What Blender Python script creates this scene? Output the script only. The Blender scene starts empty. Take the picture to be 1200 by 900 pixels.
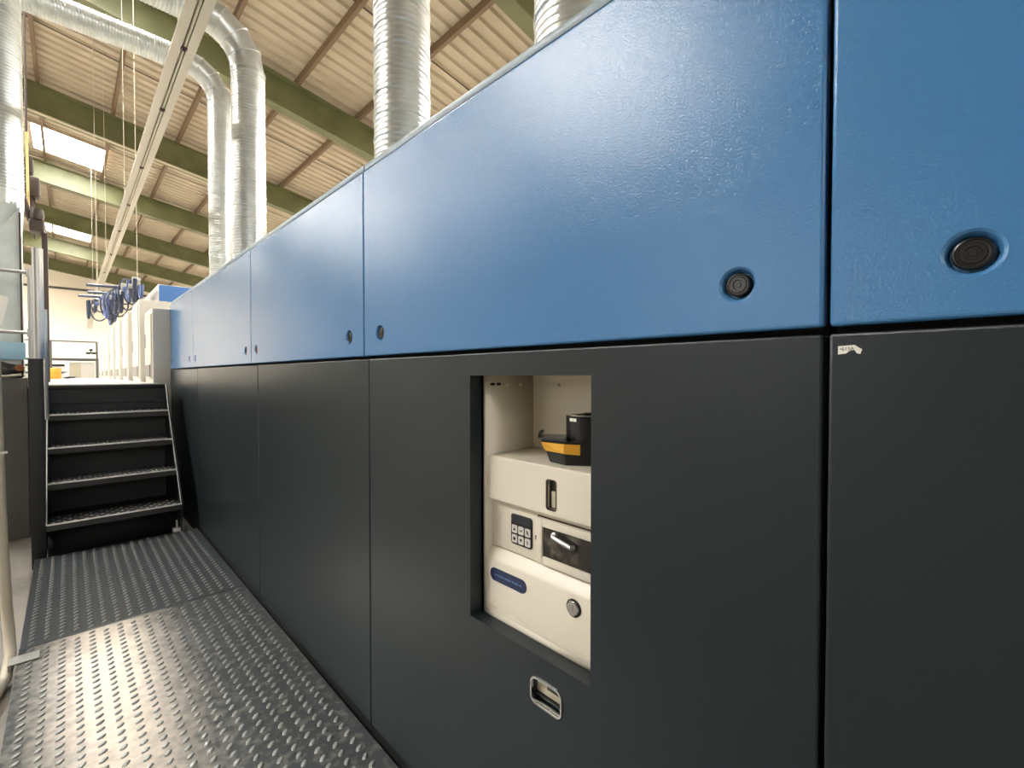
import bpy, bmesh, math, random
from mathutils import Vector, Matrix
random.seed(7)
C = bpy.context.scene.collection
PI = math.pi
H = 1.333            # eye height above the walkway plates
FLOOR = -0.08        # hall floor
ROOF0, SLOPE = 8.73, 0.165     # underside of the roof at x = 0 and its fall towards +x
def roof_z(x): return ROOF0 - SLOPE * x

# ------------------------------------------------------------------ materials
def lin(c):
    return tuple((v / 255 / 12.92) if v / 255 <= 0.04045 else ((v / 255 + 0.055) / 1.055) ** 2.4 for v in c) + (1,)

def mat(name, col, rough=0.5, metal=0.0, bump=None, vary=None, emit=None, spec=0.5, coat=0.0):
    m = bpy.data.materials.new(name); m.use_nodes = True
    nt = m.node_tree; b = nt.nodes['Principled BSDF']
    b.inputs['Base Color'].default_value = lin(col)
    b.inputs['Roughness'].default_value = rough
    b.inputs['Metallic'].default_value = metal
    b.inputs['Specular IOR Level'].default_value = spec
    b.inputs['Coat Weight'].default_value = coat
    if emit:
        b.inputs['Emission Color'].default_value = lin(emit[0]); b.inputs['Emission Strength'].default_value = emit[1]
    tc = None
    if bump or vary:
        tc = nt.nodes.new('ShaderNodeNewGeometry')
    if bump:   # (scale, strength, distance)
        n = nt.nodes.new('ShaderNodeTexNoise'); n.inputs['Scale'].default_value = bump[0]; n.inputs['Detail'].default_value = 2
        bp = nt.nodes.new('ShaderNodeBump'); bp.inputs['Strength'].default_value = bump[1]; bp.inputs['Distance'].default_value = bump[2]
        nt.links.new(tc.outputs['Position'], n.inputs['Vector'])
        nt.links.new(n.outputs['Fac'], bp.inputs['Height']); nt.links.new(bp.outputs['Normal'], b.inputs['Normal'])
    if vary:   # (scale, second colour, low, high)
        n = nt.nodes.new('ShaderNodeTexNoise'); n.inputs['Scale'].default_value = vary[0]; n.inputs['Detail'].default_value = 5
        r = nt.nodes.new('ShaderNodeMapRange'); r.inputs['From Min'].default_value = vary[2]; r.inputs['From Max'].default_value = vary[3]
        x = nt.nodes.new('ShaderNodeMix'); x.data_type = 'RGBA'
        x.inputs[6].default_value = lin(col); x.inputs[7].default_value = lin(vary[1])
        nt.links.new(tc.outputs['Position'], n.inputs['Vector']); nt.links.new(n.outputs['Fac'], r.inputs['Value'])
        nt.links.new(r.outputs['Result'], x.inputs[0]); nt.links.new(x.outputs[2], b.inputs['Base Color'])
    return m

M = {}
M['blue'] = mat('blue_textured_paint', (66, 122, 173), 0.17, bump=(285, 0.48, 0.0015))
M['dark'] = mat('anthracite_textured_paint', (30, 39, 43), 0.36, bump=(330, 0.3, 0.0010), spec=0.35)
M['black'] = mat('black_steel', (22, 24, 25), 0.5)
M['void'] = mat('black_shade_filler', (8, 8, 8), 0.8)
M['cap'] = mat('light_grey_paint', (150, 166, 176), 0.4)
M['white'] = mat('white_paint', (226, 219, 203), 0.35, bump=(250, 0.1, 0.0006))
M['unit'] = mat('pale_grey_paint', (214, 210, 200), 0.4)
M['unitblue'] = mat('blue_far_paint', (62, 104, 160), 0.4)
M['vent'] = mat('grey_grille', (150, 146, 138), 0.6)
M['galv'] = mat('galvanised_steel', (208, 211, 208), 0.30, 0.72, vary=(9, (198, 202, 199), 0.4, 0.6))
M['sheet'] = mat('sheet_steel', (206, 214, 208), 0.32, 0.1, vary=(4, (184, 194, 190), 0.4, 0.6))
M['roof'] = mat('tan_roof_sheet', (194, 181, 157), 0.6, vary=(1.3, (182, 168, 144), 0.4, 0.65))
M['purlin'] = mat('brown_purlin', (120, 98, 74), 0.6)
M['green'] = mat('olive_green_steel', (112, 114, 76), 0.5, vary=(2.0, (100, 103, 68), 0.4, 0.6))
M['wall'] = mat('cream_wall', (250, 240, 222), 0.8)
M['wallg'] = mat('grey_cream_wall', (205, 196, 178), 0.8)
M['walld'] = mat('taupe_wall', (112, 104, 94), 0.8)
M['conc'] = mat('concrete', (142, 136, 127), 0.7, vary=(3, (118, 113, 105), 0.4, 0.65), bump=(40, 0.2, 0.002))
M['glow'] = mat('daylit_roof_panel', (255, 250, 238), 0.5, emit=((252, 250, 246), 40.0))
M['glowbig'] = mat('sunlit_roof_panel', (255, 250, 240), 0.5, emit=((252, 250, 246), 88.0))
M['glass'] = mat('daylit_window_pane', (240, 245, 250), 0.4, emit=((250, 250, 252), 5.0))
M['fillpane'] = mat('added_fill_pane', (240, 245, 250), 0.4, emit=((250, 250, 252), 2.2))
M['frame'] = mat('window_frame_grey', (130, 130, 125), 0.5)
M['tread'] = mat('dark_tread_steel', (58, 58, 57), 0.38, 0.5, bump=(120, 0.3, 0.001))
M['bare'] = mat('worn_bare_steel', (228, 228, 224), 0.35, 0.4)
M['alu'] = mat('aluminium', (196, 188, 170), 0.42, 0.45)
M['tube'] = mat('galvanised_tube', (190, 190, 186), 0.35, 0.7)
M['hose'] = mat('beige_hose', (196, 188, 168), 0.55)
M['deck'] = mat('pale_deck', (222, 216, 204), 0.5, vary=(9, (180, 174, 165), 0.45, 0.6))
M['chrome'] = mat('chrome', (215, 215, 212), 0.16, 1.0)
M['rubber'] = mat('black_plastic', (16, 16, 17), 0.32)
M['latch'] = mat('black_latch', (28, 27, 26), 0.3, 0.1)
M['yellow'] = mat('yellow_label', (226, 168, 48), 0.5)
M['yelbin'] = mat('yellow_plastic', (222, 170, 60), 0.45)
M['paper'] = mat('white_paper', (240, 238, 230), 0.7)
M['ink'] = mat('print_black', (30, 30, 30), 0.6)
M['bluelab'] = mat('navy_label', (22, 40, 78), 0.35)
M['bluetxt'] = mat('label_blue_mark', (84, 118, 168), 0.4)
M['key'] = mat('light_key', (214, 212, 204), 0.4)
M['disp'] = mat('dark_display', (38, 44, 52), 0.2)
M['beige'] = mat('beige_metal', (190, 182, 160), 0.5)
M['cable'] = mat('blue_black_hose', (44, 52, 74), 0.35)
M['bluehose'] = mat('slate_blue_hose', (86, 104, 150), 0.35)
M['wire'] = mat('pale_wire', (215, 205, 180), 0.5)
M['cord'] = mat('yellow_cord', (226, 206, 140), 0.6)
M['brown'] = mat('dark_brown_steel', (66, 52, 44), 0.5)
M['grey'] = mat('dark_grey_paint', (84, 82, 78), 0.5)
M['guard'] = mat('pale_blue_guard', (150, 186, 204), 0.3)
M['orange'] = mat('orange_brown', (150, 88, 40), 0.5)
M['smoke'] = mat('dark_smoked_window', (44, 40, 36), 0.10, vary=(28, (92, 84, 74), 0.52, 0.68))

# checker plate: dark paint, near plate's pale patch mixes rubbed steel with painted-in skylight reflection
def plate_mat(name, wear_glare):
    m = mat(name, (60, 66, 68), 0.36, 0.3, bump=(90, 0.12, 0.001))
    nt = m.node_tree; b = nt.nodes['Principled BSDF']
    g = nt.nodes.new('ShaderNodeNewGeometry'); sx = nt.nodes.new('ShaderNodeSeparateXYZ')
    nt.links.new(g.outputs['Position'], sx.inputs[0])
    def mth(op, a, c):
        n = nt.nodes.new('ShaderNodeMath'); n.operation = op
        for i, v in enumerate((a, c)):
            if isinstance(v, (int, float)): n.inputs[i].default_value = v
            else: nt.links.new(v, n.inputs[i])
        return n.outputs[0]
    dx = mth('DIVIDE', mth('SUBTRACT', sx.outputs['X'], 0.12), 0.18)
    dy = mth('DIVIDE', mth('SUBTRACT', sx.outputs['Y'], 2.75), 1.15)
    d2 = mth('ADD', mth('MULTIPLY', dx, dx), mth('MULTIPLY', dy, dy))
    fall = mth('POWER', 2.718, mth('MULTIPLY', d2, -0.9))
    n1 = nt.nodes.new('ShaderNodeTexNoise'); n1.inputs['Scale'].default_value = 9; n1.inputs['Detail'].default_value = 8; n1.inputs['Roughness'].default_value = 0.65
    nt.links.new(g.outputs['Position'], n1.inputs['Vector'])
    w = mth('MULTIPLY', mth('MULTIPLY', fall, mth('ADD', n1.outputs['Fac'], 0.45)), wear_glare)
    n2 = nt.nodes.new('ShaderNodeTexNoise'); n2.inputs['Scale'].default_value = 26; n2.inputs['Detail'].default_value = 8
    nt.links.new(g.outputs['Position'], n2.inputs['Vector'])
    w = mth('ADD', w, mth('MULTIPLY', mth('SUBTRACT', n2.outputs['Fac'], 0.5), 1.2 * wear_glare * 0.6))
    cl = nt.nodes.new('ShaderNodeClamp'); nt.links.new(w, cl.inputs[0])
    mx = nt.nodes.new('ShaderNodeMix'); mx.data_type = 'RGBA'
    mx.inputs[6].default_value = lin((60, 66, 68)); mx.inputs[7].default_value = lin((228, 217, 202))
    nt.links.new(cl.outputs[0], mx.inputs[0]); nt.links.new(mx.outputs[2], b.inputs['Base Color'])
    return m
M['plate_far'] = plate_mat('checker_plate_paint', 0.06)
M['plate_near'] = plate_mat('tread_plate_worn_glare', 1.25)
M['nub'] = mat('rubbed_tread_nubs', (176, 178, 176), 0.3, 0.75)

# ------------------------------------------------------------------ mesh helpers
org = {}
def box(bm, x0, x1, y0, y1, z0, z1, bev=0.0, seg=2):
    r = bmesh.ops.create_cube(bm, size=1)
    for v in r['verts']:
        v.co = Vector(((x0 + x1) / 2 + v.co.x * (x1 - x0), (y0 + y1) / 2 + v.co.y * (y1 - y0), (z0 + z1) / 2 + v.co.z * (z1 - z0)))
    if bev:
        es = list({e for v in r['verts'] for e in v.link_edges})
        bmesh.ops.bevel(bm, geom=es, offset=bev, segments=seg, affect='EDGES', profile=0.5)

def frame_axes(d):
    d = d.normalized(); a = Vector((0, 0, 1)) if abs(d.z) < 0.9 else Vector((0, 1, 0))
    u = d.cross(a).normalized(); return u, d.cross(u).normalized()

def tube(bm, pts, r, seg=10, caps=True):
    pts = [Vector(p) for p in pts]; rings = []
    u = None
    for i, p in enumerate(pts):
        d = (pts[min(i + 1, len(pts) - 1)] - pts[max(i - 1, 0)])
        if u is None: u, w = frame_axes(d)
        else:
            dn = d.normalized(); u = (u - dn * u.dot(dn)).normalized(); w = dn.cross(u)
        rr = r[i] if isinstance(r, (list, tuple)) else r
        rings.append([bm.verts.new(p + (u * math.cos(2 * PI * k / seg) + w * math.sin(2 * PI * k / seg)) * rr) for k in range(seg)])
    for a, b in zip(rings, rings[1:]):
        for k in range(seg): bm.faces.new((a[k], a[(k + 1) % seg], b[(k + 1) % seg], b[k]))
    if caps: bm.faces.new(rings[0][::-1]); bm.faces.new(rings[-1])

def lathe(bm, prof, base, axis, seg=32, caps=True):
    """prof: list of (radius, distance along the axis)"""
    base = Vector(base); axis = Vector(axis).normalized(); u, w = frame_axes(axis); rings = []
    for r, h in prof:
        rings.append([bm.verts.new(base + axis * h + (u * math.cos(2 * PI * k / seg) + w * math.sin(2 * PI * k / seg)) * r) for k in range(seg)])
    for a, b in zip(rings, rings[1:]):
        for k in range(seg): bm.faces.new((a[k], a[(k + 1) % seg], b[(k + 1) % seg], b[k]))
    if caps: bm.faces.new(rings[0][::-1]); bm.faces.new(rings[-1])

def prism(bm, poly, axis, a, b):
    """poly: 2-D outline; axis 'x','y','z' is the extrusion axis from a to b"""
    def pt(p, t):
        return {'x': (t, p[0], p[1]), 'y': (p[0], t, p[1]), 'z': (p[0], p[1], t)}[axis]
    A = [bm.verts.new(pt(p, a)) for p in poly]; B = [bm.verts.new(pt(p, b)) for p in poly]; n = len(poly)
    for i in range(n): bm.faces.new((A[i], A[(i + 1) % n], B[(i + 1) % n], B[i]))
    bm.faces.new(A[::-1]); bm.faces.new(B)

def rrect(cx, cy, w, h, r, n=5):
    out = []
    for sx, sy, a0 in ((1, 1, 0), (-1, 1, PI / 2), (-1, -1, PI), (1, -1, 1.5 * PI)):
        for k in range(n + 1):
            a = a0 + PI / 2 * k / n
            out.append((cx + sx * (w / 2 - r) + r * math.cos(a), cy + sy * (h / 2 - r) + r * math.sin(a)))
    return out

def obj(name, bm, m, parent=None, label=None, smooth=True):
    bmesh.ops.recalc_face_normals(bm, faces=bm.faces)
    me = bpy.data.meshes.new(name); bm.to_mesh(me); bm.free()
    if smooth and me.polygons:
        me.set_sharp_from_angle(angle=math.radians(32)); me.polygons.foreach_set('use_smooth', [p.area < .25 for p in me.polygons])
    me.materials.append(M[m])
    o = bpy.data.objects.new(name, me); C.objects.link(o)
    if parent is not None:
        w = org[parent]; me.transform(Matrix.Translation(-w)); o.parent = parent; org[o] = w
    else: org[o] = Vector((0, 0, 0))
    if label: o['label'] = label
    return o

def join(o, bm, m):
    '''add more surface to a mesh with a material of its own'''
    bmesh.ops.recalc_face_normals(bm, faces=bm.faces)
    m2 = bpy.data.meshes.new('m'); bm.to_mesh(m2); bm.free(); m2.transform(Matrix.Translation(-org[o]))
    b3 = bmesh.new(); b3.from_mesh(o.data); n0 = len(b3.faces); b3.from_mesh(m2); b3.faces.ensure_lookup_table()
    i = len(o.data.materials)
    for f in b3.faces[n0:]: f.material_index = i
    b3.to_mesh(o.data); b3.free(); o.data.materials.append(M[m]); bpy.data.meshes.remove(m2)

def B(): return bmesh.new()
def boxo(name, dims, m, parent=None, bev=0.0, label=None, seg=2):
    bm = B(); box(bm, *dims, bev, seg); return obj(name, bm, m, parent, label)

def thing(name, label, cat, loc, group=None):
    o = bpy.data.objects.new(name, None); C.objects.link(o); o.location = loc; o.empty_display_size = 0.1
    o['label'] = label; o['category'] = cat
    if group: o['group'] = group
    org[o] = Vector(loc); return o
def tag(o, label, cat, group=None, kind=None):
    o['label'] = label; o['category'] = cat
    if group: o['group'] = group
    if kind: o['kind'] = kind
    return o
def struct(o): o['kind'] = 'structure'; return o

def cut(o, cutters):
    """carve openings out of a mesh, cutters are bmeshes in world coordinates; call before anything else moves"""
    tmp = []
    w = org[o]
    for bm in cutters:
        bmesh.ops.recalc_face_normals(bm, faces=bm.faces)
        me = bpy.data.meshes.new('t'); bm.to_mesh(me); bm.free(); me.transform(Matrix.Translation(-w))
        c = bpy.data.objects.new('t', me); C.objects.link(c); tmp.append(c)
        if o.parent: c.parent = o.parent
        md = o.modifiers.new('b', 'BOOLEAN'); md.operation = 'DIFFERENCE'; md.solver = 'EXACT'; md.object = c
    bpy.context.view_layer.update()
    dg = bpy.context.evaluated_depsgraph_get()
    me = bpy.data.meshes.new_from_object(o.evaluated_get(dg)); old = o.data
    o.modifiers.clear(); o.data = me; me.name = o.name
    me.set_sharp_from_angle(angle=math.radians(24)); me.polygons.foreach_set('use_smooth', [p.area < .004 for p in me.polygons])
    for c in tmp:
        m2 = c.data; bpy.data.objects.remove(c); bpy.data.meshes.remove(m2)
    bpy.data.meshes.remove(old)

def text_mesh(name, s, size, origin, right, up, m, parent, extrude=0.0002):
    cu = bpy.data.curves.new('t', 'FONT'); cu.body = s; cu.size = size; cu.extrude = extrude; cu.align_x = 'LEFT'
    t = bpy.data.objects.new('t', cu); C.objects.link(t); bpy.context.view_layer.update()
    me = bpy.data.meshes.new_from_object(t.evaluated_get(bpy.context.evaluated_depsgraph_get()))
    bpy.data.objects.remove(t); bpy.data.curves.remove(cu)
    r = Vector(right); u = Vector(up); n = r.cross(u); mt = Matrix((r, u, n)).transposed().to_4x4(); mt.translation = Vector(origin)
    me.transform(mt); me.materials.clear(); me.materials.append(M[m]); me.name = name
    o = bpy.data.objects.new(name, me); C.objects.link(o)
    w = org[parent]; me.transform(Matrix.Translation(-w)); o.parent = parent; org[o] = w
    return o

# ------------------------------------------------------------------ camera
yaw = math.atan(520 / 530); pit = math.atan(10 / 530)
cam = bpy.data.cameras.new('camera'); co = bpy.data.objects.new('camera', cam); C.objects.link(co)
Fw = Vector((math.sin(yaw) * math.cos(pit), math.cos(yaw) * math.cos(pit), -math.sin(pit)))
Rt = Vector((math.cos(yaw), -math.sin(yaw), 0)); Up = Rt.cross(Fw)
mw = Matrix((Rt, Up, -Fw)).transposed().to_4x4(); mw.translation = (0, 0, H); co.matrix_world = mw
cam.sensor_fit = 'HORIZONTAL'; cam.sensor_width = 36; cam.lens = 36 * 530 / 1200; cam.clip_start = 0.02; cam.clip_end = 200
bpy.context.scene.camera = co

# ------------------------------------------------------------------ the hall
X0, X1, Y0, Y1 = -15.0, 14.0, -9.0, 42.0
struct(boxo('floor', (X0 - .2, X1 + .2, Y0 - .2, Y1 + .2, FLOOR - .2, FLOOR), 'conc'))
def wall_poly(bm, y0, y1):
    prism(bm, [(X0 - .2, FLOOR), (X1 + .2, FLOOR), (X1 + .2, roof_z(X1) - .05), (X0 - .2, roof_z(X0) - .05)], 'y', y0, y1)
bm = B(); wall_poly(bm, Y1, Y1 + .2); struct(obj('wall_far', bm, 'wall'))
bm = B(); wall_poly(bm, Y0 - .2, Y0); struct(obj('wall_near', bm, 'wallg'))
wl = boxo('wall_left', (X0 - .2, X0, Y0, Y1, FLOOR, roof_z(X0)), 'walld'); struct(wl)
struct(boxo('wall_right', (X1, X1 + .2, Y0, Y1, FLOOR, roof_z(X1)), 'wall'))

# corrugated roof sheets running down the slope
bm = B(); prof = []; y = Y0 - .2; pitch = 0.30
while y < Y1 + .2:
    prof += [(y, 0), (y + .17, 0), (y + .20, .055), (y + .27, .055)]; y += pitch
lo = [bm.verts.new((X0 - .2, p, roof_z(X0 - .2) + q)) for p, q in prof]
hi = [bm.verts.new((X1 + .2, p, roof_z(X1 + .2) + q)) for p, q in prof]
for i in range(len(prof) - 1): bm.faces.new((lo[i], lo[i + 1], hi[i + 1], hi[i]))
ceil = obj('ceiling', bm, 'roof', smooth=False); struct(ceil)
def slope_bar(bm, xa, xb, ya, yb, dz0, dz1):
    """a bar along the slope: from xa to xb, dz measured from the roof underside"""
    vs = []
    for x in (xa, xb):
        for yy in (ya, yb):
            for dz in (dz0, dz1): vs.append(bm.verts.new((x, yy, roof_z(x) + dz)))
    for f in ((0, 1, 3, 2), (4, 6, 7, 5), (0, 4, 5, 1), (2, 3, 7, 6), (0, 2, 6, 4), (1, 5, 7, 3)): bm.faces.new([vs[i] for i in f])
# purlins (thin, along the hall) are parts of the roof
k = -4
while -0.46 + 1.43 * k < X1:
    x = -0.46 + 1.43 * k
    if x > -7.5:
        bm = B(); slope_bar(bm, x - .035, x + .035, Y0, Y1, -.16, -.005); obj('purlin', bm, 'purlin', ceil, smooth=False)
    k += 1
# dark lap joints between sheets
for i, y in enumerate((7.9, 13.9, 19.4, 25.6, 31.4)):
    bm = B(); slope_bar(bm, -7, X1, y, y + .03, -.012, -.002); obj('sheet_joint', bm, 'brown', ceil, smooth=False)

beams = [(5.1, 'olive green roof beam at the top edge, right of the right-hand duct'),
         (10.95, 'olive green roof beam crossing behind the two elbowed ducts'),
         (16.6, 'olive green roof beam in front of the larger bright skylight'),
         (22.4, 'olive green roof beam just beyond the larger bright skylight'),
         (28.2, 'olive green roof beam in front of the thin far skylight'),
         (34.4, 'olive green roof beam just beyond the thin far skylight'),
         (40.6, 'olive green roof beam closest to the far cream wall')]
for y, lb in beams:
    t = thing('roof_beam', lb, 'beam', (0, y, roof_z(0) - .6), 'roof beams across the hall')
    def xs(d0, d1, ya, yb, nm):
        b2 = B(); slope_bar(b2, X0 + .05, X1 - .05, ya, yb, d0, d1); obj(nm, b2, 'green', t, smooth=False)
    xs(-.87, -.83, y - .14, y + .14, 'bottom_flange'); xs(-.83, -.205, y - .014, y + .014, 'web'); xs(-.205, -.165, y - .14, y + .14, 'top_flange')
t = tag(obj('conduit', (lambda b: (tube(b, [(-3.5, 16.46, roof_z(-3.5) - .91), (3.4, 16.46, roof_z(3.4) - .91)], .03, 8), b)[1])(B()), 'wire'), 'pale conduit pipe under the roof beam before the larger skylight', 'pipe')

# skylights and daylight windows, some of them unseen and added for light
wn = 1
def skylight(xa, xb, ya, yb, m='glow'):
    global wn
    bm = B(); slope_bar(bm, xa, xb, ya, yb, -.03, -.012); g = obj('window_%d' % wn, bm, m, smooth=False); struct(g)
    bm = B()
    for a in ((xa - .06, xa, ya - .06, yb + .06), (xb, xb + .06, ya - .06, yb + .06), (xa, xb, ya - .06, ya), (xa, xb, yb, yb + .06)):
        slope_bar(bm, a[0], a[1], a[2], a[3], -.10, -.01)
    obj('window_frame', bm, 'roof', g, smooth=False); wn += 1
for ya, yb in ((7.0, 9.2), (19.45, 21.5), (31.4, 33.3)): skylight(-.70, .96, ya, yb)
for i in range(7):
    ya = 4.6 + 6 * i
    if i < 6: skylight(-9.5, -8.0, ya, ya + 4.9, 'glowbig')
for i in range(8):
    ya = -5.0 + 6 * i; skylight(8.5, 10.3, ya, ya + 4.2)  # added skylight row, out of view, bounces light up to the ceiling
def wall_window(y0, y1, z0, z1):
    global wn
    g = boxo('window_%d' % wn, (X0 + .005, X0 + .03, y0, y1, z0, z1), 'glass'); struct(g)
    bm = B()
    box(bm, X0, X0 + .08, y0 - .08, y0, z0 - .08, z1 + .08); box(bm, X0, X0 + .08, y1, y1 + .08, z0 - .08, z1 + .08)
    box(bm, X0, X0 + .08, y0, y1, z0 - .08, z0); box(bm, X0, X0 + .08, y0, y1, z1, z1 + .08)
    for q in range(1, 4):
        yy = y0 + (y1 - y0) * q / 4; box(bm, X0 + .025, X0 + .06, yy - .03, yy + .03, z0, z1)
    obj('window_frame', bm, 'frame', g, smooth=False); wn += 1
wall_window(3.2, 7.0, 3.2, 5.3)  # unseen window, placed to give the blue covers their lower highlight
wall_window(33.0, 38.0, 3.2, 6.2)
g = boxo('window_%d' % wn, (-6.5, 3.0, Y0 + .005, Y0 + .03, 3.2, 6.6), 'fillpane'); struct(g); bm = B()  # added window behind the camera, fill light for faces turned this way
for xx in (-6.56, -4.2, -1.8, .6, 3.0): box(bm, xx, xx + .06, Y0, Y0 + .08, 3.14, 6.66)
box(bm, -6.56, 3.06, Y0, Y0 + .08, 3.12, 3.2); box(bm, -6.56, 3.06, Y0, Y0 + .08, 6.6, 6.68)
obj('window_frame', bm, 'frame', g, smooth=False); wn += 1  # frame of the added fill window
struct(boxo('trim_1', (-14, 13, Y1 - .06, Y1 - .001, 7.0, 7.14), 'grey'))

# ------------------------------------------------------------------ walkway plates
def plate(y0, y1, m, label):
    t = thing('checker_plate', label, 'floor plate', (0.28, (y0 + y1) / 2, FLOOR), 'walkway plates')
    boxo('plate_sheet', (-.19, .786, y0, y1, FLOOR, 0), m, t, 0.004)
    bm = B(); px, py = 0.0545, 0.0475
    nx = 17
    for i in range(nx):
        cx = -.19 + .042 + i * px
        y = y0 + .03 + (py / 2 if i % 2 else 0)
        while y < y1 - .02:
            a = math.radians(52 if i % 2 else 40); ca, sa = math.cos(a), math.sin(a); L, W, hh = .0170, .0092, .0064
            rings = []
            for rr, zz in ((1, -.0005), (.72, hh * .75)):
                rings.append([bm.verts.new((cx + rr * (L * math.cos(q) * ca - W * math.sin(q) * sa), y + rr * (L * math.cos(q) * sa + W * math.sin(q) * ca), zz)) for q in [2 * PI * j / 8 for j in range(8)]])
            top = bm.verts.new((cx, y, hh))
            for j in range(8):
                bm.faces.new((rings[0][j], rings[0][(j + 1) % 8], rings[1][(j + 1) % 8], rings[1][j]))
                bm.faces.new((rings[1][j], rings[1][(j + 1) % 8], top))
            y += py
    n = obj('raised_studs', bm, 'nub', t, 'rows of raised teardrop studs rubbed bright'); n['kind'] = 'stuff'
    return t
pn = plate(-.6, 3.222, 'plate_near', 'grey checker plate in the foreground, with worn paint and painted-on glare down its left side')
pf = plate(3.228, 4.74, 'plate_far', 'dark grey checker plate at the foot of the steel steps')
bm = B()
prism(bm, [(-.215, -.03), (-.215, .009), (-.115, .009), (-.115, .006), (-.205, .006), (-.205, -.03)], 'y', 3.06, 3.14)
tag(obj('plate_clip', bm, 'tube'), 'small light metal clip hooked over the left edge of the walkway', 'clip')

# ------------------------------------------------------------------ printing press units with blue and anthracite covers
ZB0, ZB1, ZC = 1.405, 2.098, 2.126
ZD0, ZD1 = 0.012, 1.394
XF = 0.80
def latch_cutter(y, z):
    bm = B(); lathe(bm, [(.0212, .018), (.0220, .0145), (.0240, .0075), (.0262, .0028), (.0290, .0006), (.0305, -.0003), (.0305, -.01)], (XF, y, z), (1, 0, 0), 32)
    return bm
def latch(parent, y, z):
    bm = B()
    lathe(bm, [(.0196, .0178), (.0196, .006), (.0188, .0042), (.0170, .0035), (.0160, .0050), (.0135, .0052), (.0125, .0038), (.0085, .0038), (.0078, .0056), (.0045, .0056), (.0040, .0042), (.0005, .0042)], (XF, y, z), (1, 0, 0), 28)
    obj('latch', bm, 'latch', parent, 'round black latch')

def press_unit(yb0, yb1, yd0, yd1, latches, label):
    t = thing('press_unit', label, 'press unit', (1.4, (yb0 + yb1) / 2, FLOOR), 'press units in a row')
    up = boxo('upper_cover', (XF, XF + .03, yb0, yb1, ZB0, ZB1), 'blue', t, .0055, 'blue upper cover', 3)
    if latches:
        cut(up, [latch_cutter(y, 1.485) for y in latches])
        for y in latches: latch(up, y, 1.485)
    lowc = boxo('lower_cover', (XF, XF + .042, yd0, yd1, ZD0, ZD1), 'dark', t, .004, 'anthracite lower cover', 2)
    boxo('top_lid', (XF + .004, 2.15, yb0 + .001, yb1 - .001, ZB1 + .003, ZC), 'cap', t, .006, 'light grey top lid')
    boxo('plinth', (XF + .002, XF + .045, yd0, yd1, FLOOR, ZD0 - .002), 'void', t)
    hs = boxo('housing', (XF + .046, 2.15, yb0 + .001, yb1 - .001, FLOOR, ZB1), 'void', t)
    return t, up, lowc, hs

u0 = press_unit(-1.32, .1490, -1.32, .1490, [.002], 'press unit at the right edge with a torn white sticker on its lower cover')
u1 = press_unit(.1565, 1.6130, .1565, 1.5750, [.278, 1.493], 'press unit whose dark lower cover has the square opening and white cabinet')
u2 = press_unit(1.6170, 3.0890, 1.5795, 2.9600, [1.742, 2.991], 'press unit second behind the opening, wide blue cover left of the long seam')
u3 = press_unit(3.0930, 4.8790, 2.9640, 4.7000, [3.209, 4.788], 'press unit beside the far checker plate and the foot of the steps')
u4 = press_unit(4.8830, 6.1350, 4.7040, 6.1350, [5.061, 5.98], 'narrow press unit beside the steps, touching the white cabinets')

# opening and flush pull in the lower cover of the second unit
OY0, OY1, OZ0, OZ1 = .573, .983, .657, 1.333
def bx(*a):
    b = B(); box(b, *a); return b
pb = B(); prism(pb, rrect(.700, .570, .092, .060, .016), 'x', XF - .02, XF + .12)
cut(u1[2], [bx(XF - .05, XF + .1, OY0, OY1, OZ0, OZ1), pb])
pb = B(); prism(pb, rrect(.700, .570, .092, .060, .016), 'x', XF + .02, XF + .085)
cut(u1[3], [bx(XF + .03, 1.12, OY0 - .03, OY1 + .03, OZ0 - .03, OZ1 + .04), pb])
# flush pull: thin bright rim, dark cup, beige latch plate
def ring(bm, outer, inner, xa, xb):
    n = len(outer); rows = []
    for o_, x in ((outer, xa), (outer, xb), (inner, xb), (inner, xa)):
        rows.append([bm.verts.new((x, p[0], p[1])) for p in o_])
    for i in range(4):
        a, b = rows[i], rows[(i + 1) % 4]
        for k in range(n): bm.faces.new((a[k], a[(k + 1) % n], b[(k + 1) % n], b[k]))
bm = B(); ring(bm, rrect(.700, .570, .0985, .0665, .018), rrect(.700, .570, .090, .058, .015), XF - .003, XF + .004)
pull = obj('flush_pull', bm, 'chrome', u1[2], 'chrome rim of the flush pull')
boxo('latch_plate', (XF + .018, XF + .024, .6555, .7455, .549, .5985), 'beige', pull, .001, 'beige plate inside the pull')
boxo('latch_bolt', (XF + .011, XF + .018, .6555, .708, .577, .5985), 'rubber', pull, .003)
boxo('latch_slot', (XF + .011, XF + .018, .6555, .7455, .549, .558), 'rubber', pull, .002)
boxo('lower_lip', (XF + .001, XF + .010, .6585, .7415, .5415, .5455), 'chrome', pull, .0015)

# torn sticker on the near unit
bm = B()
prism(bm, [(.138, 1.3755), (.1185, 1.3765), (.1155, 1.374), (.1100, 1.3700), (.1120, 1.3635), (.1160, 1.3645), (.1185, 1.3690), (.1230, 1.3690), (.1265, 1.3665), (.1285, 1.3645), (.1380, 1.3635)], 'x', XF - .0006, XF + .0002)
st = obj('sticker', bm, 'paper'); tag(st, 'torn white paper sticker on the dark cover at the right', 'sticker')
text_mesh('print', '\u2022613A', .0068, (XF - .0008, .1362, 1.3690), (0, -1, 0), (0, 0, 1), 'ink', st)

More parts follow.
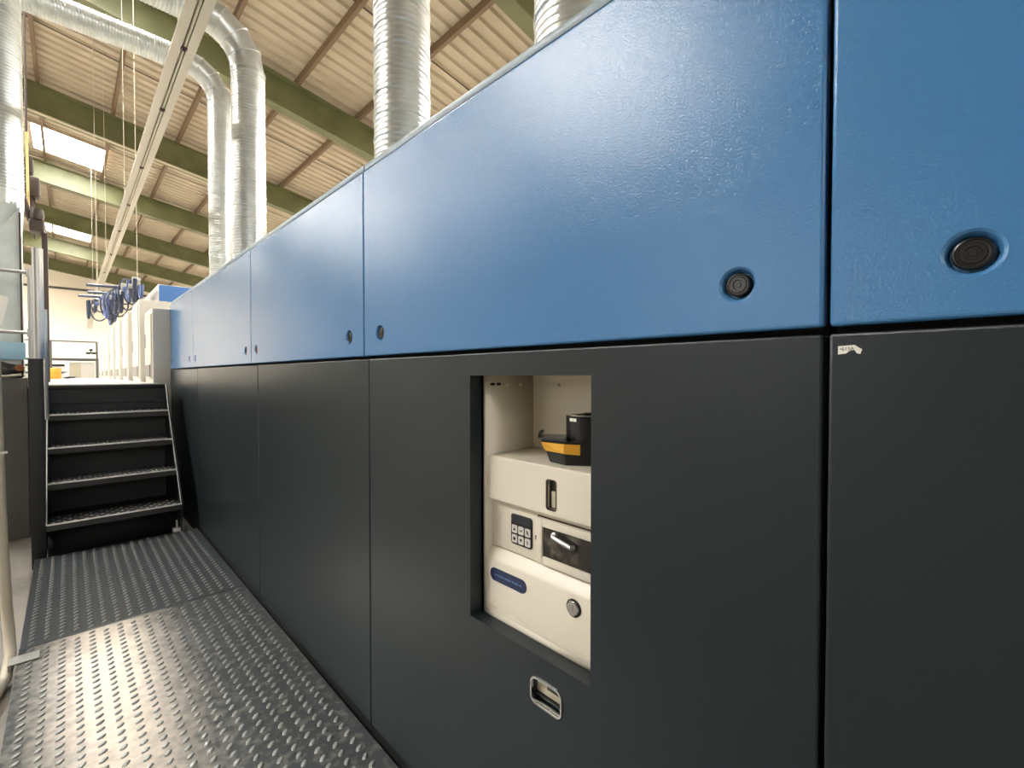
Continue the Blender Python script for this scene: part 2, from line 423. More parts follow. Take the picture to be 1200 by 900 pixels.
# ------------------------------------------------------------------ white cabinet in the opening
t = thing('dispensing_cabinet', 'white built-in cabinet with keypad and shelf in the opening of the dark cover', 'cabinet', (.95, .78, OZ0))
cy0, cy1, cz0, cz1 = OY0 - .02, OY1 - .004, OZ0 - .01, OZ1 + .014
XC = .846
bm = B()
box(bm, 1.045, 1.058, cy0, cy1, cz0, cz1)                       # back
box(bm, XC, 1.045, cy1 - .010, cy1, cz0, cz1)                    # left cheek
box(bm, XC, 1.045, cy0, cy0 + .010, cz0, cz1)                    # right cheek
box(bm, XC, 1.045, cy0 + .010, cy1 - .010, cz1 - .012, cz1)      # top
box(bm, XC, 1.045, cy0 + .010, cy1 - .010, cz0, cz0 + .024)      # bottom
hs = obj('carcass', bm, 'white', t)
ly = cy1 - .010
for xx in (.872, .896):
    bm = B(); prism(bm, rrect(xx, 1.308, .017, .0075, .0035), 'y', ly - .0012, ly + .002); obj('vent_slot', bm, 'rubber', hs)
for xx in (.93, .985):
    bm = B(); lathe(bm, [(.005, 0), (.005, .002), (.003, .004), (.0004, .0045)], (xx, ly, 1.306), (0, -1, 0), 16); obj('rivet', bm, 'bare', hs)
bm = B(); lathe(bm, [(.005, 0), (.005, .002), (.003, .004), (.0004, .0045)], (1.045, .865, 1.304), (-1, 0, 0), 16); obj('rivet', bm, 'bare', hs)
bm = B(); lathe(bm, [(.006, -.001), (.006, .0008), (.0005, .0009)], (1.045, .722, 1.243), (-1, 0, 0), 20); obj('hole', bm, 'rubber', hs)
ya, yb = cy0 + .0105, cy1 - .0105
# shelf box with its level slot
sb = boxo('shelf_box', (XC + .002, 1.044, ya, yb, .983, 1.108), 'white', t, .006, seg=3)
pb = B(); prism(pb, rrect(.726, 1.037, .033, .076, .007), 'x', XC - .02, XC + .02); cut(sb, [pb])
bm = B(); ring(bm, rrect(.726, 1.037, .0345, .0775, .008), rrect(.726, 1.037, .0285, .0715, .006), XC + .0012, XC + .006); obj('slot_rim', bm, 'brown', sb)
boxo('sight_glass', (XC + .014, XC + .0195, .711, .741, 1.001, 1.073), 'smoke', sb)
boxo('level_float', (XC + .010, XC + .014, .714, .733, 1.004, 1.045), 'beige', sb, .002)
# keypad panel
XK = .872
kp = boxo('control_panel', (XK, XK + .02, ya, yb, .845, .982), 'white', t, .002)
bm = B(); prism(bm, rrect(.850, .912, .078, .083, .008), 'x', XK - .003, XK + .001)
kb = obj('keypad', bm, 'rubber', t, 'black keypad with six light keys')
bm = B(); prism(bm, rrect(.850, .941, .068, .019, .002), 'x', XK - .0038, XK - .0025); obj('display', bm, 'disp', kb)
marks = [lambda c, z: [(c - .005, z - .004), (c + .005, z - .004), (c, z + .005)], lambda c, z: rrect(c, z, .010, .003, .001), lambda c, z: [(c - .004, z - .005), (c + .001, z - .005), (c + .004, z + .005), (c - .001, z + .005)],
         lambda c, z: rrect(c, z, .009, .009, .004), lambda c, z: [(c - .005, z + .004), (c, z - .005), (c + .005, z + .004)], lambda c, z: rrect(c, z, .003, .010, .001)]
for r in range(2):
    for q in range(3):
        yc, zc = .8745 - q * .0245, .9130 - r * .0265
        bm = B(); prism(bm, rrect(yc, zc, .0195, .0215, .003), 'x', XK - .0048, XK - .0028); kk = obj('key', bm, 'key', kb)
        bm = B(); prism(bm, marks[r * 3 + q](yc, zc), 'x', XK - .0052, XK - .0046); join(kk, bm, 'ink')
# small framed window
bm = B(); wy0, wy1, wz0, wz1 = .585, .786, .850, .967
box(bm, XK - .014, XK - .001, wy1 - .020, wy1, wz0, wz1, .002); box(bm, XK - .014, XK - .001, wy0, wy0 + .02, wz0, wz1, .002)
box(bm, XK - .014, XK - .001, wy0 + .02, wy1 - .020, wz1 - .020, wz1, .002); box(bm, XK - .014, XK - .001, wy0 + .02, wy1 - .020, wz0, wz0 + .020, .002)
wf = obj('viewing_window', bm, 'white', t)
bm = B(); box(bm, XK - .0025, XK - .0005, wy0 - .003, wy1 + .0035, wz0 - .0035, wz1 + .003); obj('shadow_line', bm, 'brown', wf)  # brown sheet behind the frame, drawn as its shadow line
boxo('pane', (XK - .008, XK - .002, wy0 + .019, wy1 - .019, wz0 + .019, wz1 - .019), 'smoke', wf)
bm = B(); tube(bm, [(XK - .010, .727, .932), (XK - .020, .725, .932), (XK - .021, .700, .927), (XK - .021, .668, .921), (XK - .012, .664, .920)], .0055, 10); lathe(bm, [(.009, 0), (.009, .006), (.006, .008)], (XK - .008, .727, .932), (-1, 0, 0), 18)
obj('handle', bm, 'tube', wf, 'light bar handle')
bm = B(); lathe(bm, [(.0035, 0), (.0035, .010)], (XK - .004, .793, .905), (0, 0, 1), 12); obj('hinge', bm, 'brown', wf)
# lower front with a sloped top
bm = B(); poly = [(XC + .001, .684), (XC + .001, .812), (XC + .004, .819), (XK - .001, .843), (XK + .05, .843), (XK + .05, .684)]
prism(bm, poly, 'y', ya, yb)
lf = obj('lower_front', bm, 'white', t)
bm = B(); prism(bm, rrect(.879, .777, .140, .036, .0175, 8), 'x', XC - .001, XC + .003); lb = obj('name_plate', bm, 'bluelab', lf, 'navy rounded name plate')
bm = B()
for i in range(11):
    wd = .005 + .003 * ((i * 7) % 3) / 2; box(bm, XC - .0014, XC - .0008, .928 - i * .0095 - wd, .928 - i * .0095, .7745, .7795)
obj('raised_lettering', bm, 'bluetxt', lb)
bm = B(); lathe(bm, [(.0215, 0), (.0215, .003), (.0185, .0045), (.0175, .002)], (XC + .002, .654, .783), (-1, 0, 0), 28); lk = obj('lock', bm, 'rubber', lf)
bm = B(); lathe(bm, [(.0172, 0), (.0172, .005), (.015, .0065), (.008, .0062), (.0005, .006)], (XC + .002, .654, .783), (-1, 0, 0), 28); box(bm, XC - .0052, XC - .0035, .6528, .6552, .777, .789); obj('lock_barrel', bm, 'chrome', lk)
boxo('sill_strip', (XC - .001, XC + .03, ya, yb, .672, .6815), 'white', t, .0015)

# black device standing on the cabinet shelf
th = math.radians(53.9); Lf = Vector((-math.cos(th), math.sin(th), 0)); Tc = Vector((-math.sin(th), -math.cos(th), 0)); Cc = Vector((.972, .705, 1.108))
def dv(l, c, z): return Cc + Lf * l + Tc * c + Vector((0, 0, z))
t = thing('label_dispenser', 'black dispenser with yellow label standing on the white cabinet shelf', 'dispenser', Cc)
bm = B(); lathe(bm, [(.058, .0005), (.058, .119), (.056, .121), (.030, .1215), (.029, .119), (.012, .119), (.012, .127), (.0005, .1275)], Cc, (0, 0, 1), 40); dr = obj('drum', bm, 'rubber', t)
bm = B(); lathe(bm, [(.0575, .1213), (.0575, .1222), (.045, .1226), (.044, .1213)], Cc, (0, 0, 1), 40, caps=False); obj('drum_rim', bm, 'chrome', dr)
bm = B(); q = [dv(.047, .0365, .108), dv(.030, .0515, .108), dv(.030, .0515, .116), dv(.047, .0365, .116)]
vs = [bm.verts.new(p + Tc * .0006) for p in q] + [bm.verts.new(p - Tc * .004) for p in q]
for f in ((0, 1, 2, 3), (7, 6, 5, 4), (0, 4, 5, 1), (1, 5, 6, 2), (2, 6, 7, 3), (3, 7, 4, 0)): bm.faces.new([vs[i] for i in f])
obj('tag', bm, 'paper', dr, 'small white tag')
def loft(levels, m, name, parent, label=None):
    bm = B(); rs = []
    for z, pts in levels: rs.append([bm.verts.new(dv(l, c, z)) for l, c in pts])
    n = len(rs[0])
    for a, b in zip(rs, rs[1:]):
        for k in range(n): bm.faces.new((a[k], a[(k + 1) % n], b[(k + 1) % n], b[k]))
    bm.faces.new(rs[0][::-1]); bm.faces.new(rs[-1])
    bmesh.ops.bevel(bm, geom=bm.edges[:], offset=.002, segments=2, affect='EDGES')
    return obj(name, bm, m, parent, label)
bs = loft([(.0004, [(-.06, .064), (.055, .072), (.098, .030), (.098, -.03), (-.06, -.03)]), (.030, [(-.06, .064), (.060, .074), (.108, .032), (.108, -.03), (-.06, -.03)]),
      (.058, [(-.06, .052), (.060, .070), (.122, .036), (.118, -.03), (-.06, -.03)])], 'rubber', 'base', t)
loft([(.0585, [(.052, .062), (.062, .069), (.121, .036), (.118, -.026), (.052, -.026)]), (.066, [(.052, .060), (.062, .067), (.125, .036), (.122, -.026), (.052, -.026)])], 'disp', 'tray', bs)
bm = B(); tube(bm, [dv(.124, .034, .066), dv(.127, .0, .070), dv(.124, -.026, .073)], .005, 8); obj('tray_lip', bm, 'rubber', bs)
def quad_label(pts, m, name, parent):
    bm = B(); a = [bm.verts.new(p) for p in pts]; n = (pts[1] - pts[0]).cross(pts[2] - pts[0]).normalized() * .0006
    b = [bm.verts.new(p - n) for p in pts]; k = len(pts)
    for i in range(k): bm.faces.new((a[i], a[(i + 1) % k], b[(i + 1) % k], b[i]))
    bm.faces.new(a); bm.faces.new(b[::-1]); return obj(name, bm, m, parent)
def face_pt(u, z):     # along the base's slanted left-front face, u = 0 at the nose, 1 at the far left
    k = max(0, min(1, (z - .03) / .028)) if z > .03 else 0
    a = Vector((.060, .0746)) if z <= .03 else Vector((.060, .0746 - .004 * k)); b2 = Vector((.108 + .014 * k, .0325 + .004 * k))
    p = a + (b2 - a) * u; return dv(p.x, p.y + .0012, z) + Lf * .0012
yl = quad_label([face_pt(-.02, .031), face_pt(1.0, .031), face_pt(1.0, .054), face_pt(-.02, .054)], 'yellow', 'yellow_label', bs)
bm = B()
p0 = [dv(.020, .0705, .027), dv(.0605, .0756, .030), dv(.0605, .0725, .054), dv(.020, .0655, .052)]
quad_label([p + Tc * .0012 for p in p0], 'yellow', 'yellow_label', bs)

# ------------------------------------------------------------------ steel steps
t = thing('steel_steps', 'black steel steps with four worn-edged treads leading up beside the press', 'steps', (.27, 5.1, FLOOR))
for i, (y, z) in enumerate(((4.75, .232), (4.952, .500), (5.152, .752), (5.352, 1.005))):
    bm = B()
    prism(bm, [(y, z - .05), (y, z), (y + .27, z), (y + .27, z - .03), (y + .26, z - .03), (y + .26, z - .012), (y + .012, z - .012), (y + .012, z - .05)], 'x', -.128, .676)
    tr = obj('tread', bm, 'tread', t)
    bm = B(); box(bm, -.126, .674, y - .003, y + .006, z - .008, z + .003, .001); obj('worn_edge', bm, 'bare', tr, 'bright worn front edge')
    bm = B()
    for r in range(4):
        for k in range(13):
            cx = -.095 + k * .061 + (.03 if r % 2 else 0)
            if cx < .66: lathe(bm, [(.011, -.001), (.010, .003), (.006, .005)], (cx, y + .035 + r * .055, z), (0, 0, 1), 8)
    join(tr, bm, 'nub')
bm = B(); box(bm, -.128, .676, 5.545, 5.60, 1.085, 1.245); box(bm, -.128, .676, 5.525, 5.60, 1.212, 1.248, .004); obj('top_fascia', bm, 'black', t)
bm = B(); prism(bm, [(4.78, FLOOR + .06), (4.725, .23), (5.36, 1.015), (5.50, 1.25), (5.60, 1.25), (5.60, FLOOR + .06)], 'x', .678, .690); st1 = obj('stringer', bm, 'black', t)
bm = B(); tube(bm, [(.676, 4.723, .23), (.676, 5.357, 1.015), (.676, 5.497, 1.248)], .004, 6); obj('worn_edge', bm, 'bare', st1, 'bright worn edge')
bm = B(); prism(bm, [(4.80, FLOOR + .06), (4.755, .23), (5.36, 1.015), (5.50, 1.25), (5.60, 1.25), (5.60, FLOOR + .06)], 'x', -.142, -.130); st2 = obj('stringer', bm, 'black', t)
bm = B(); tube(bm, [(-.128, 4.745, .23), (-.128, 5.352, 1.015), (-.128, 5.497, 1.248)], .004, 6); obj('worn_edge', bm, 'bare', st2, 'bright worn edge')
boxo('under_step_dark', (-.128, .676, 4.92, 5.55, FLOOR, .16), 'void', t)  # black filler block, added to darken the floor under the treads
boxo('kick_plate', (-.128, .676, 5.56, 5.575, .02, 1.08), 'black', t)
for x, y in ((-.165, 4.80), (.655, 4.82)):
    bm = B(); box(bm, x - .03, x + .03, y - .03, y + .03, FLOOR, FLOOR + .095, .004); lathe(bm, [(.007, .09), (.007, .16)], (x, y, FLOOR), (0, 0, 1), 10); obj('foot', bm, 'bare', t)
boxo('post', (-.207, -.130, 4.76, 4.86, FLOOR, 1.455), 'black', t, .004, 'black square post')
bm = B(); tube(bm, [(-.150, 4.80, 1.455), (-.150, 4.80, 2.26)], .030, 18); obj('handrail_tube', bm, 'tube', t, 'thick galvanised upright tube')
bm = B(); tube(bm, [(-.118, 4.90, 1.0), (-.118, 4.90, 1.83)], .012, 12); obj('side_tube', bm, 'tube', t, 'thin galvanised tube')

# raised platform behind the steps
t = thing('raised_platform', 'pale raised platform at the top of the steel steps', 'platform', (.2, 12, FLOOR))
boxo('deck', (-.245, .638, 5.605, 18.4, 1.225, 1.255), 'deck', t)
boxo('support', (-.24, .62, 5.70, 18.3, FLOOR, 1.225), 'black', t)

# ------------------------------------------------------------------ white cabinets along the platform
ys = [6.16, 7.40, 9.0, 10.6, 12.1, 13.7, 15.4, 17.1]
names = ['white press cabinet nearest the blue covers, lower than the others', 'white press cabinet second from the blue covers', 'white press cabinet third from the blue covers', 'white press cabinet fourth from the blue covers',
         'white press cabinet fifth from the blue covers', 'white press cabinet third from the far railing', 'white press cabinet second from the far railing', 'white press cabinet closest to the far railing']
for i, y in enumerate(ys):
    nxt = ys[i + 1] if i < 7 else 18.6
    zt = 2.06 if i == 0 else 2.30
    t = thing('press_cabinet', names[i], 'cabinet', (1.2, y, FLOOR), 'white press cabinets along the platform')
    ym = y + (nxt - y) * .52
    bd = boxo('body', (.65, 2.1, y, ym, FLOOR, zt), 'unit', t, .01)
    boxo('recessed_column', (.76, 2.0, ym + .002, nxt - .01, FLOOR, zt - (.03 if i else -.0)), 'unit', t, .01)
    bm = B(); box(bm, .64, .652, y + .06, ym - .06, 1.30, zt - .06, .004); dr = obj('door', bm, 'unit', t)
    bm = B(); box(bm, .634, .641, ym - .14, ym - .12, 1.65, 1.80, .002); obj('door_handle', bm, 'vent', dr)
    bm = B(); box(bm, .632, .642, y + .10, ym - .10, 1.32, 1.45)
    for k in range(6): box(bm, .628, .634, y + .10, ym - .10, 1.325 + k * .021, 1.335 + k * .021)
    obj('vent_grille', bm, 'vent', dr)
t = thing('tall_hood', 'tall white hood with a blue end rising behind the white cabinets', 'hood', (1.6, 11, 2.3))
boxo('body', (1.1, 2.0, 9.62, 12.5, 2.30, 2.87), 'unit', t, .012)
boxo('end_panel', (1.108, 2.0, 9.60, 9.619, 2.30, 2.86), 'unitblue', t, .004, 'blue end panel')

# ------------------------------------------------------------------ ducts
def rib_prof(L, r, collar=.16, end=.0):
    p = [(r, 0), (r, collar), (r + .005, collar + .002), (r + .005, collar + .012), (r, collar + .014)]; h = collar + .03; i = 0
    while h < L - end - .03:
        a = .0075 if i % 4 == 0 else .0042
        p += [(r, h), (r + a, h + .006), (r + a, h + .011), (r, h + .017)]; h += .030; i += 1
    p += [(r, L)]
    return p
def duct(name, x, y, z0, r, ztop, elbow, label, xend=-5.0):
    t = thing(name, label, 'duct', (x, y, z0), 'ventilation ducts')
    R = .42
    if elbow:
        bm = B(); lathe(bm, rib_prof(ztop - R - z0, r), (x, y, z0), (0, 0, 1), 36); obj('riser', bm, 'galv', t)
        n = 4; pts = [Vector((x - R + R * math.cos(PI / 2 * k / n), y, ztop - R + R * math.sin(PI / 2 * k / n))) for k in range(n + 1)]
        for k in range(n):          # segmented elbow
            pass
        bm = B()
        pp = [Vector((x, y, ztop - R - .02))] + pts + [Vector((x - R - .03, y, ztop))]
        rings = []; seg = 36
        for k, p in enumerate(pp):
            ang = 0 if k == 0 else (PI / 2 if k == len(pp) - 1 else PI / 2 * (k - 1) / n)
            d = Vector((-math.sin(ang), 0, math.cos(ang))); u = Vector((0, 1, 0)); w = d.cross(u)
            rings.append([bm.verts.new(p + (u * math.cos(2 * PI * j / seg) + w * math.sin(2 * PI * j / seg)) * (r + .004)) for j in range(seg)])
        for a, b in zip(rings, rings[1:]):
            for j in range(seg): bm.faces.new((a[j], a[(j + 1) % seg], b[(j + 1) % seg], b[j]))
        el = obj('elbow', bm, 'galv', t)
        for k in (1, 2, 3, 4, 5):
            p = pp[k]; ang = PI / 2 * (k - 1) / n; d = Vector((-math.sin(ang), 0, math.cos(ang)))
            bm = B(); lathe(bm, [(r + .003, -.008), (r + .011, -.006), (r + .011, .006), (r + .003, .008)], p, d, 36, caps=False); obj('seam_band', bm, 'galv', el)
        bm = B(); lathe(bm, rib_prof(x - R - xend, r, .05), (x - R, y, ztop), (-1, 0, 0), 36); obj('cross_run', bm, 'galv', t)
    else:
        bm = B(); lathe(bm, rib_prof(ztop - z0, r, .10), (x, y, z0), (0, 0, 1), 44); obj('riser', bm, 'galv', t)
    bm = B(); lathe(bm, [(r + .004, 0), (r + .03, 0), (r + .03, .008), (r + .004, .012)], (x, y, z0), (0, 0, 1), 36); obj('flange', bm, 'galv', t)
    return t
ZT = ZC + .001
duct('ventilation_duct', 1.35, 5.22, ZT, .148, H + 3.50, True, 'spiral steel duct with elbow, the nearer and thicker of the pair')
duct('ventilation_duct', 1.62, 7.70, 2.31, .150, H + 4.36, True, 'spiral steel duct with elbow, the farther and thinner of the pair', -6.0)
duct('ventilation_duct', 1.36, 2.265, ZT, .150, roof_z(1.36) - .02, False, 'straight spiral steel duct rising behind the blue covers near the centre')
duct('ventilation_duct', 1.345, 1.035, ZT, .150, roof_z(1.345) - .02, False, 'short visible piece of spiral duct at the top edge right of centre')

# ------------------------------------------------------------------ overhead rail
ZR = H + 2.70; XR = .718
t = thing('overhead_rail', 'long pale overhead rail running diagonally under the roof', 'rail', (XR, 12, ZR), None)
bm = B(); w, h = .082, .085
prism(bm, [(XR - w, ZR), (XR - .018, ZR), (XR - .018, ZR + .03), (XR + .018, ZR + .03), (XR + .018, ZR), (XR + w, ZR), (XR + w, ZR + .02), (XR + w - .02, ZR + h), (XR - w + .02, ZR + h), (XR - w, ZR + .02)], 'y', 1.0, 26.0)
rl = obj('channel', bm, 'alu', t)
bm = B(); tube(bm, [(XR + .004, 1.0, ZR + .012), (XR + .004, 26, ZR + .012)], .010, 8); obj('conductor', bm, 'wire', rl)
for y in (3.45, 4.6, 5.8, 7.6, 9.4, 11.2, 13.5, 16, 19):
    bm = B(); box(bm, XR - .022, XR + .022, y - .022, y + .022, ZR - .010, ZR + .004, .003); lathe(bm, [(.010, 0), (.010, .016)], (XR, y, ZR - .022), (0, 0, 1), 10); obj('joint_clip', bm, 'brown', rl)
for y in (4.45, 9.2, 14.0, 18.0, 21.5):
    x = XR - .06; bm = B(); tube(bm, [(x, y, ZR + .08), (x, y, roof_z(x) - .02)], .0035, 6); obj('suspension_wire', bm, 'wire', t)
bm = B(); prism(bm, [(XR - .1, ZR - .02), (XR + .12, ZR - .02), (XR + .02, ZR - .75), (XR - .14, ZR - .75)], 'y', 25.8, 25.88); obj('end_plate', bm, 'alu', t)

# hanging hoses beyond
t = thing('hose_festoon', 'cluster of looping dark and slate blue hoses hanging above the white cabinets', 'hoses', (.66, 11.6, 2.95))
pa, pb_ = Vector((.86, 9.7, 2.93)), Vector((.46, 13.5, 2.93))
bm = B(); tube(bm, [pa, pb_], .025, 8); obj('carrier_bar', bm, 'tube', t)
rn = random.Random(3)
for i in range(16):
    f0 = (i + .3) / 16; a = pa.lerp(pb_, f0); b = pa.lerp(pb_, min(1, f0 + .05 + rn.random() * .07)); dr = .22 + .26 * rn.random()
    if i in (9, 10): dr = .54
    off = Vector(((rn.random() - .5) * .30, 0, (rn.random() - .5) * .12)); pts = []
    for k in range(13):
        s_ = k / 12; p = a.lerp(b, s_); p.z -= dr * (1 - (2 * s_ - 1) ** 2) ** .6; pts.append(p + off)
    bm = B(); tube(bm, pts, .020 + .014 * rn.random(), 8); obj('hose', bm, 'bluehose' if i % 3 == 1 else 'cable', t)
for i in range(11):
    f0 = .15 + .8 * i / 10; R_ = .10 + .13 * rn.random(); c = pa.lerp(pb_, f0) + Vector((.08 - rn.random() * .14, 0, -R_ * .8 - .06 * rn.random())); tw = rn.random() * .8
    pts = [c + Vector((math.cos(q) * math.cos(tw) * R_ * .8, math.cos(q) * math.sin(tw) * R_, math.sin(q) * R_ * 1.25)) for q in [2 * PI * k / 20 for k in range(21)]]
    bm = B(); tube(bm, pts, .013, 8); obj('hose_coil', bm, 'cable', t)
for i in range(9):
    p = pa.lerp(pb_, (i + .5) / 9); bm = B(); box(bm, p.x - .05, p.x + .05, p.y - .06, p.y + .06, p.z - .07, p.z + .06, .012); lathe(bm, [(.04, 0), (.04, .05)], p + Vector((-.10, 0, -.10)), (1, 0, 0), 14); obj('trolley', bm, 'bluehose' if i % 2 else 'tube', t)
for f0, L in ((.30, .48), (.55, .34), (.72, .40)):
    p = pa.lerp(pb_, f0); bm = B(); tube(bm, [p, p + Vector((-L, .25, .02))], .026, 8); obj('cross_arm', bm, 'cable', t)
for f0 in (0.03, .97):
    p = pa.lerp(pb_, f0); bm = B(); tube(bm, [p, (p.x, p.y, roof_z(p.x) - .02)], .004, 6); obj('suspension_wire', bm, 'wire', t)

# pull cord in front of the roof
bm = B(); xq, yq = 2.55, 4.65
tube(bm, [(xq, yq, roof_z(xq) - .02), (xq, yq, 4.82)], .006, 6); cd = obj('pull_cord', bm, 'wire'); tag(cd, 'thin pale pull cord hanging between the elbowed and the straight duct', 'cord')
bm = B(); lathe(bm, [(.004, 0), (.016, .02), (.019, .2), (.008, .24)], (xq, yq, 4.60), (0, 0, 1), 12); obj('grip', bm, 'wire', cd)

# ------------------------------------------------------------------ things at the left edge
t = thing('extraction_cabinet', 'grey sheet steel extraction cabinet with a duct at the left edge', 'cabinet', (-.75, 6.3, 1.31))
bm = B(); prism(bm, [(-1.4, 1.315), (-.293, 1.315), (-.293, 2.86), (-.40, 2.66), (-1.4, 2.58)], 'y', 6.05, 6.35); obj('body', bm, 'sheet', t)
bm = B(); box(bm, -1.2, -.272, 6.01, 6.04, 1.475, 1.63, .004); obj('guard_strip', bm, 'guard', t, 'pale blue guard strip')
bm = B(); box(bm, -.300, -.287, 6.03, 6.05, 1.32, 2.80); obj('edge_bar', bm, 'brown', t)
bm = B(); rings = []
for z, hw, rr in ((2.60, .135, 0), (2.90, 0, .156)):
    ring_ = []
    for k in range(24):
        a = 2 * PI * k / 24; c, s = math.cos(a), math.sin(a); m = max(abs(c), abs(s))
        ring_.append(bm.verts.new((-.425 + (c / m * hw if hw else c * rr), 6.2 + (s / m * hw if hw else s * rr), z)))
    rings.append(ring_)
for k in range(24): bm.faces.new((rings[0][k], rings[0][(k + 1) % 24], rings[1][(k + 1) % 24], rings[1][k]))
obj('hood', bm, 'sheet', t)
bm = B(); lathe(bm, rib_prof(5.4, .155, .10), (-.425, 6.2, 2.88), (0, 0, 1), 40); obj('duct_riser', bm, 'galv', t, 'ribbed vertical duct')
t = boxo('grey_base_cabinet', (-1.5, -.252, 5.75, 7.5, FLOOR, 1.31), 'grey', None, .006); tag(t, 'dark grey floor cabinet left of the black post', 'cabinet')

t = thing('guard_rail', 'galvanised tubular guard rail left of the black post', 'rail', (-.4, 5.7, 1.256))
bm = B(); tube(bm, [(-.222, 5.70, 1.255), (-.222, 5.70, 2.23)], .020, 12); obj('post', bm, 'tube', t)
for z in (2.215, 1.70):
    bm = B(); tube(bm, [(-.222, 5.70, z), (-1.3, 5.70, z + .01)], .014, 10); obj('rail', bm, 'tube', t)
    bm = B(); lathe(bm, [(.027, -.035), (.027, .035)], (-.222, 5.70, z), (0, 0, 1), 14); obj('clamp', bm, 'tube', t)
bm = B(); q = [(-.47, 1.80), (-.45, 2.06), (-.372, 2.03), (-.378, 1.98), (-.415, 1.78)]; prism(bm, q, 'y', 6.046, 6.0495); tag(obj('paper_note', bm, 'paper'), 'small white paper note on the grey extraction cabinet', 'note')

t = thing('tool_heap', 'dark heap of tools lying on the grey floor cabinet', 'tools', (-.42, 5.93, 1.31))
bm = B(); bmesh.ops.create_icosphere(bm, subdivisions=3, radius=1)
for v in bm.verts:
    c = v.co.copy(); k = 1 + .22 * math.sin(5 * c.x + 3 * c.z) * math.cos(4 * c.y); v.co = Vector((-.38 + c.x * .115 * k, 5.88 + c.y * .085 * k, max(1.312, 1.37 + c.z * .075 * k)))
obj('bag', bm, 'rubber', t)
bm = B(); tube(bm, [(-.46, 5.80, 1.335), (-.38, 5.79, 1.324), (-.29, 5.80, 1.34)], .012, 8); obj('rod', bm, 'alu', t)
bm = B(); lathe(bm, [(.025, 0), (.03, .004), (.012, .006)], (-.30, 5.80, 1.40), (0, -1, 0), 16); obj('cap', bm, 'orange', t)

# beige hose at the very left
t = thing('hanging_hose', 'beige hose hanging down at the left edge of the photo', 'hose', (-.25, 3.3, FLOOR))
pts = [(-.285, 3.3, 3.4), (-.266, 3.3, 2.3), (-.259, 3.3, 1.7), (-.250, 3.3, 1.25), (-.246, 3.3, .9), (-.240, 3.3, .5), (-.230, 3.29, .2), (-.222, 3.26, .10), (-.212, 3.18, .01), (-.222, 3.05, -.045), (-.27, 2.8, -.057), (-.36, 2.5, -.057)]
bm = B(); tube(bm, pts, .021, 12); obj('tube', bm, 'hose', t)
bm = B(); tube(bm, [(-.30, 3.28, .955), (-.215, 3.275, .96)], .006, 8); obj('cable_tie', bm, 'paper', t)
bm = B(); lathe(bm, [(.0, 0), (.05, .0), (.055, .03), (.05, .10), (.03, .115), (.0, .116)], (-.30, 3.0, FLOOR), (0, 0, 1), 20, caps=False); tag(obj('floor_socket', bm, 'rubber'), 'black round fitting on the floor beside the hose', 'fitting')

# dark upright with hoist beyond the steps
t = thing('dark_column', 'dark brown steel upright behind the galvanised tube', 'column', (-.22, 7.6, 1.255))
boxo('shaft', (-.200, -.150, 7.55, 7.62, 1.255, 2.98), 'brown', t, .004)
bm = B(); box(bm, -.30, -.17, 7.5, 7.7, 2.98, 3.12, .03); lathe(bm, [(.05, 0), (.06, .05), (.05, .12)], (-.23, 7.55, 3.12), (0, 0, 1), 14); obj('motor', bm, 'brown', t)
bm = B(); tube(bm, [(-.28, 7.6, 3.1), (-.40, 7.6, 3.6), (-.44, 7.6, 4.2), (-.40, 7.6, 5.0)], .03, 8); obj('cable', bm, 'brown', t)
t = thing('hoist', 'dark hoist hanging under the roof at the left near the yellow cord', 'hoist', (-.33, 9.0, 4.0))
bm = B(); box(bm, -.46, -.24, 8.9, 9.1, 3.75, 4.02, .03); box(bm, -.52, -.30, 8.92, 9.08, 4.06, 4.30, .03); lathe(bm, [(.06, 0), (.07, .1), (.05, .2)], (-.36, 9, 3.55), (0, 0, 1), 14); obj('body', bm, 'brown', t)
bm = B(); tube(bm, [(-.36, 9, 4.28), (-.36, 9, roof_z(-.36) - .02)], .012, 6); tube(bm, [(-.30, 9, 3.2), (-.30, 9, 3.8)], .012, 6); obj('chain', bm, 'brown', t)
bm = B(); tube(bm, [(-.347, 8.8, 3.36), (-.352, 8.8, 4.55)], .014, 6); obj('strap', bm, 'cord', t, 'pale yellow strap')

# ------------------------------------------------------------------ far end of the platform
t = thing('platform_railing', 'dark grey railing across the far end of the platform', 'railing', (.2, 18.3, 1.255))
for x in (-.34, .62):
    bm = B(); tube(bm, [(x, 18.3, 1.255), (x, 18.3, 2.33)], .022, 8); obj('post', bm, 'grey', t)
for z in (2.32, ):
    bm = B(); tube(bm, [(-1.2, 18.3, z), (.62, 18.3, z)], .02, 8); obj('top_rail', bm, 'grey', t)
t = thing('work_table', 'pale work table with grey top behind the far railing', 'table', (0, 19.6, FLOOR))
boxo('table_top', (-1.3, .72, 19.2, 20.2, 1.80, 1.86), 'grey', t, .01)
bm = B(); box(bm, -1.25, -1.17, 19.25, 19.33, FLOOR, 1.80); obj('leg', bm, 'frame', t)
bm = B(); box(bm, .62, .70, 19.25, 19.33, FLOOR, 1.80); obj('leg', bm, 'frame', t)
boxo('lower_shelf', (-1.25, -.0, 19.25, 20.1, 1.42, 1.45), 'grey', t)
boxo('cupboard', (.05, .60, 19.3, 20.1, FLOOR, 1.74), 'unit', t, .01); boxo('cupboard_door', (.02, .28, 19.28, 19.30, 1.0, 1.72), 'beige', t, .004)
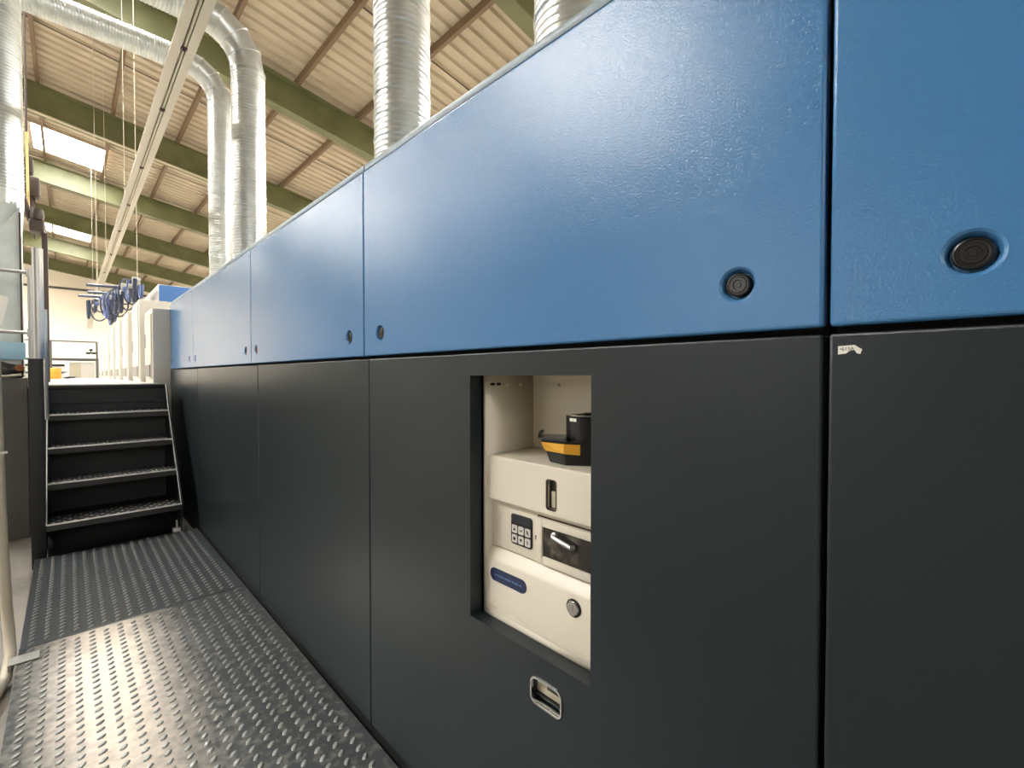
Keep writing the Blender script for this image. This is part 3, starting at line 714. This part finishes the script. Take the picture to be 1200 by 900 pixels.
t = boxo('white_crate', (-1.2, -.05, 21.2, 22.4, FLOOR, 1.76), 'unit', None, .02); boxo('slot', (-1.15, -.08, 21.17, 21.22, 1.64, 1.70), 'rubber', t); boxo('slot', (-1.15, -.10, 21.17, 21.22, 1.40, 1.43), 'grey', t); tag(t, 'white machine box under the far work table', 'box')
bm = B(); lathe(bm, [(.0, 0), (.115, 0), (.125, .02), (.125, .11), (.118, .12), (.125, .13), (.125, .21), (.11, .235), (.04, .24), (.0, .24)], (-.23, 14.0, 1.256), (0, 0, 1), 24, caps=False)
tag(obj('yellow_container', bm, 'yelbin'), 'yellow container standing on the far left of the platform', 'container')
bm = B(); bmesh.ops.create_icosphere(bm, subdivisions=2, radius=1)
for v in bm.verts: v.co = Vector((.02 + v.co.x * .10 + .04 * v.co.z, 14.5 + v.co.y * .08, 1.288 + v.co.z * .031))
tag(obj('cloth', bm, 'rubber'), 'small dark rag on the platform right of the yellow container', 'rag')
bm = B(); box(bm, .38, .48, 18.20, 18.262, 1.96, 2.02, .01); box(bm, .50, .60, 18.20, 18.262, 1.96, 2.02, .01); box(bm, .45, .53, 18.20, 18.262, 2.05, 2.11, .01); tube(bm, [(.38, 18.265, 1.99), (.60, 18.265, 1.99)], .012, 6); tube(bm, [(.49, 18.265, 1.99), (.49, 18.265, 2.08)], .012, 6)
tag(obj('valve_set', bm, 'black'), 'small black valve set clamped to the far railing', 'valve')

# ------------------------------------------------------------------ world and view
w = bpy.data.worlds.new('hall_air'); bpy.context.scene.world = w; w.use_nodes = True
w.node_tree.nodes['Background'].inputs[0].default_value = (1, .95, .85, 1); w.node_tree.nodes['Background'].inputs[1].default_value = 0.3
s = bpy.context.scene; s.view_settings.view_transform = 'Standard'; s.view_settings.look = 'None'
s.view_settings.gamma = 1; s.view_settings.use_curve_mapping = False; s.view_settings.exposure = 0.42
s.cycles.max_bounces = 10; s.cycles.diffuse_bounces = 6; s.cycles.glossy_bounces = 4; s.cycles.sample_clamp_indirect = 6
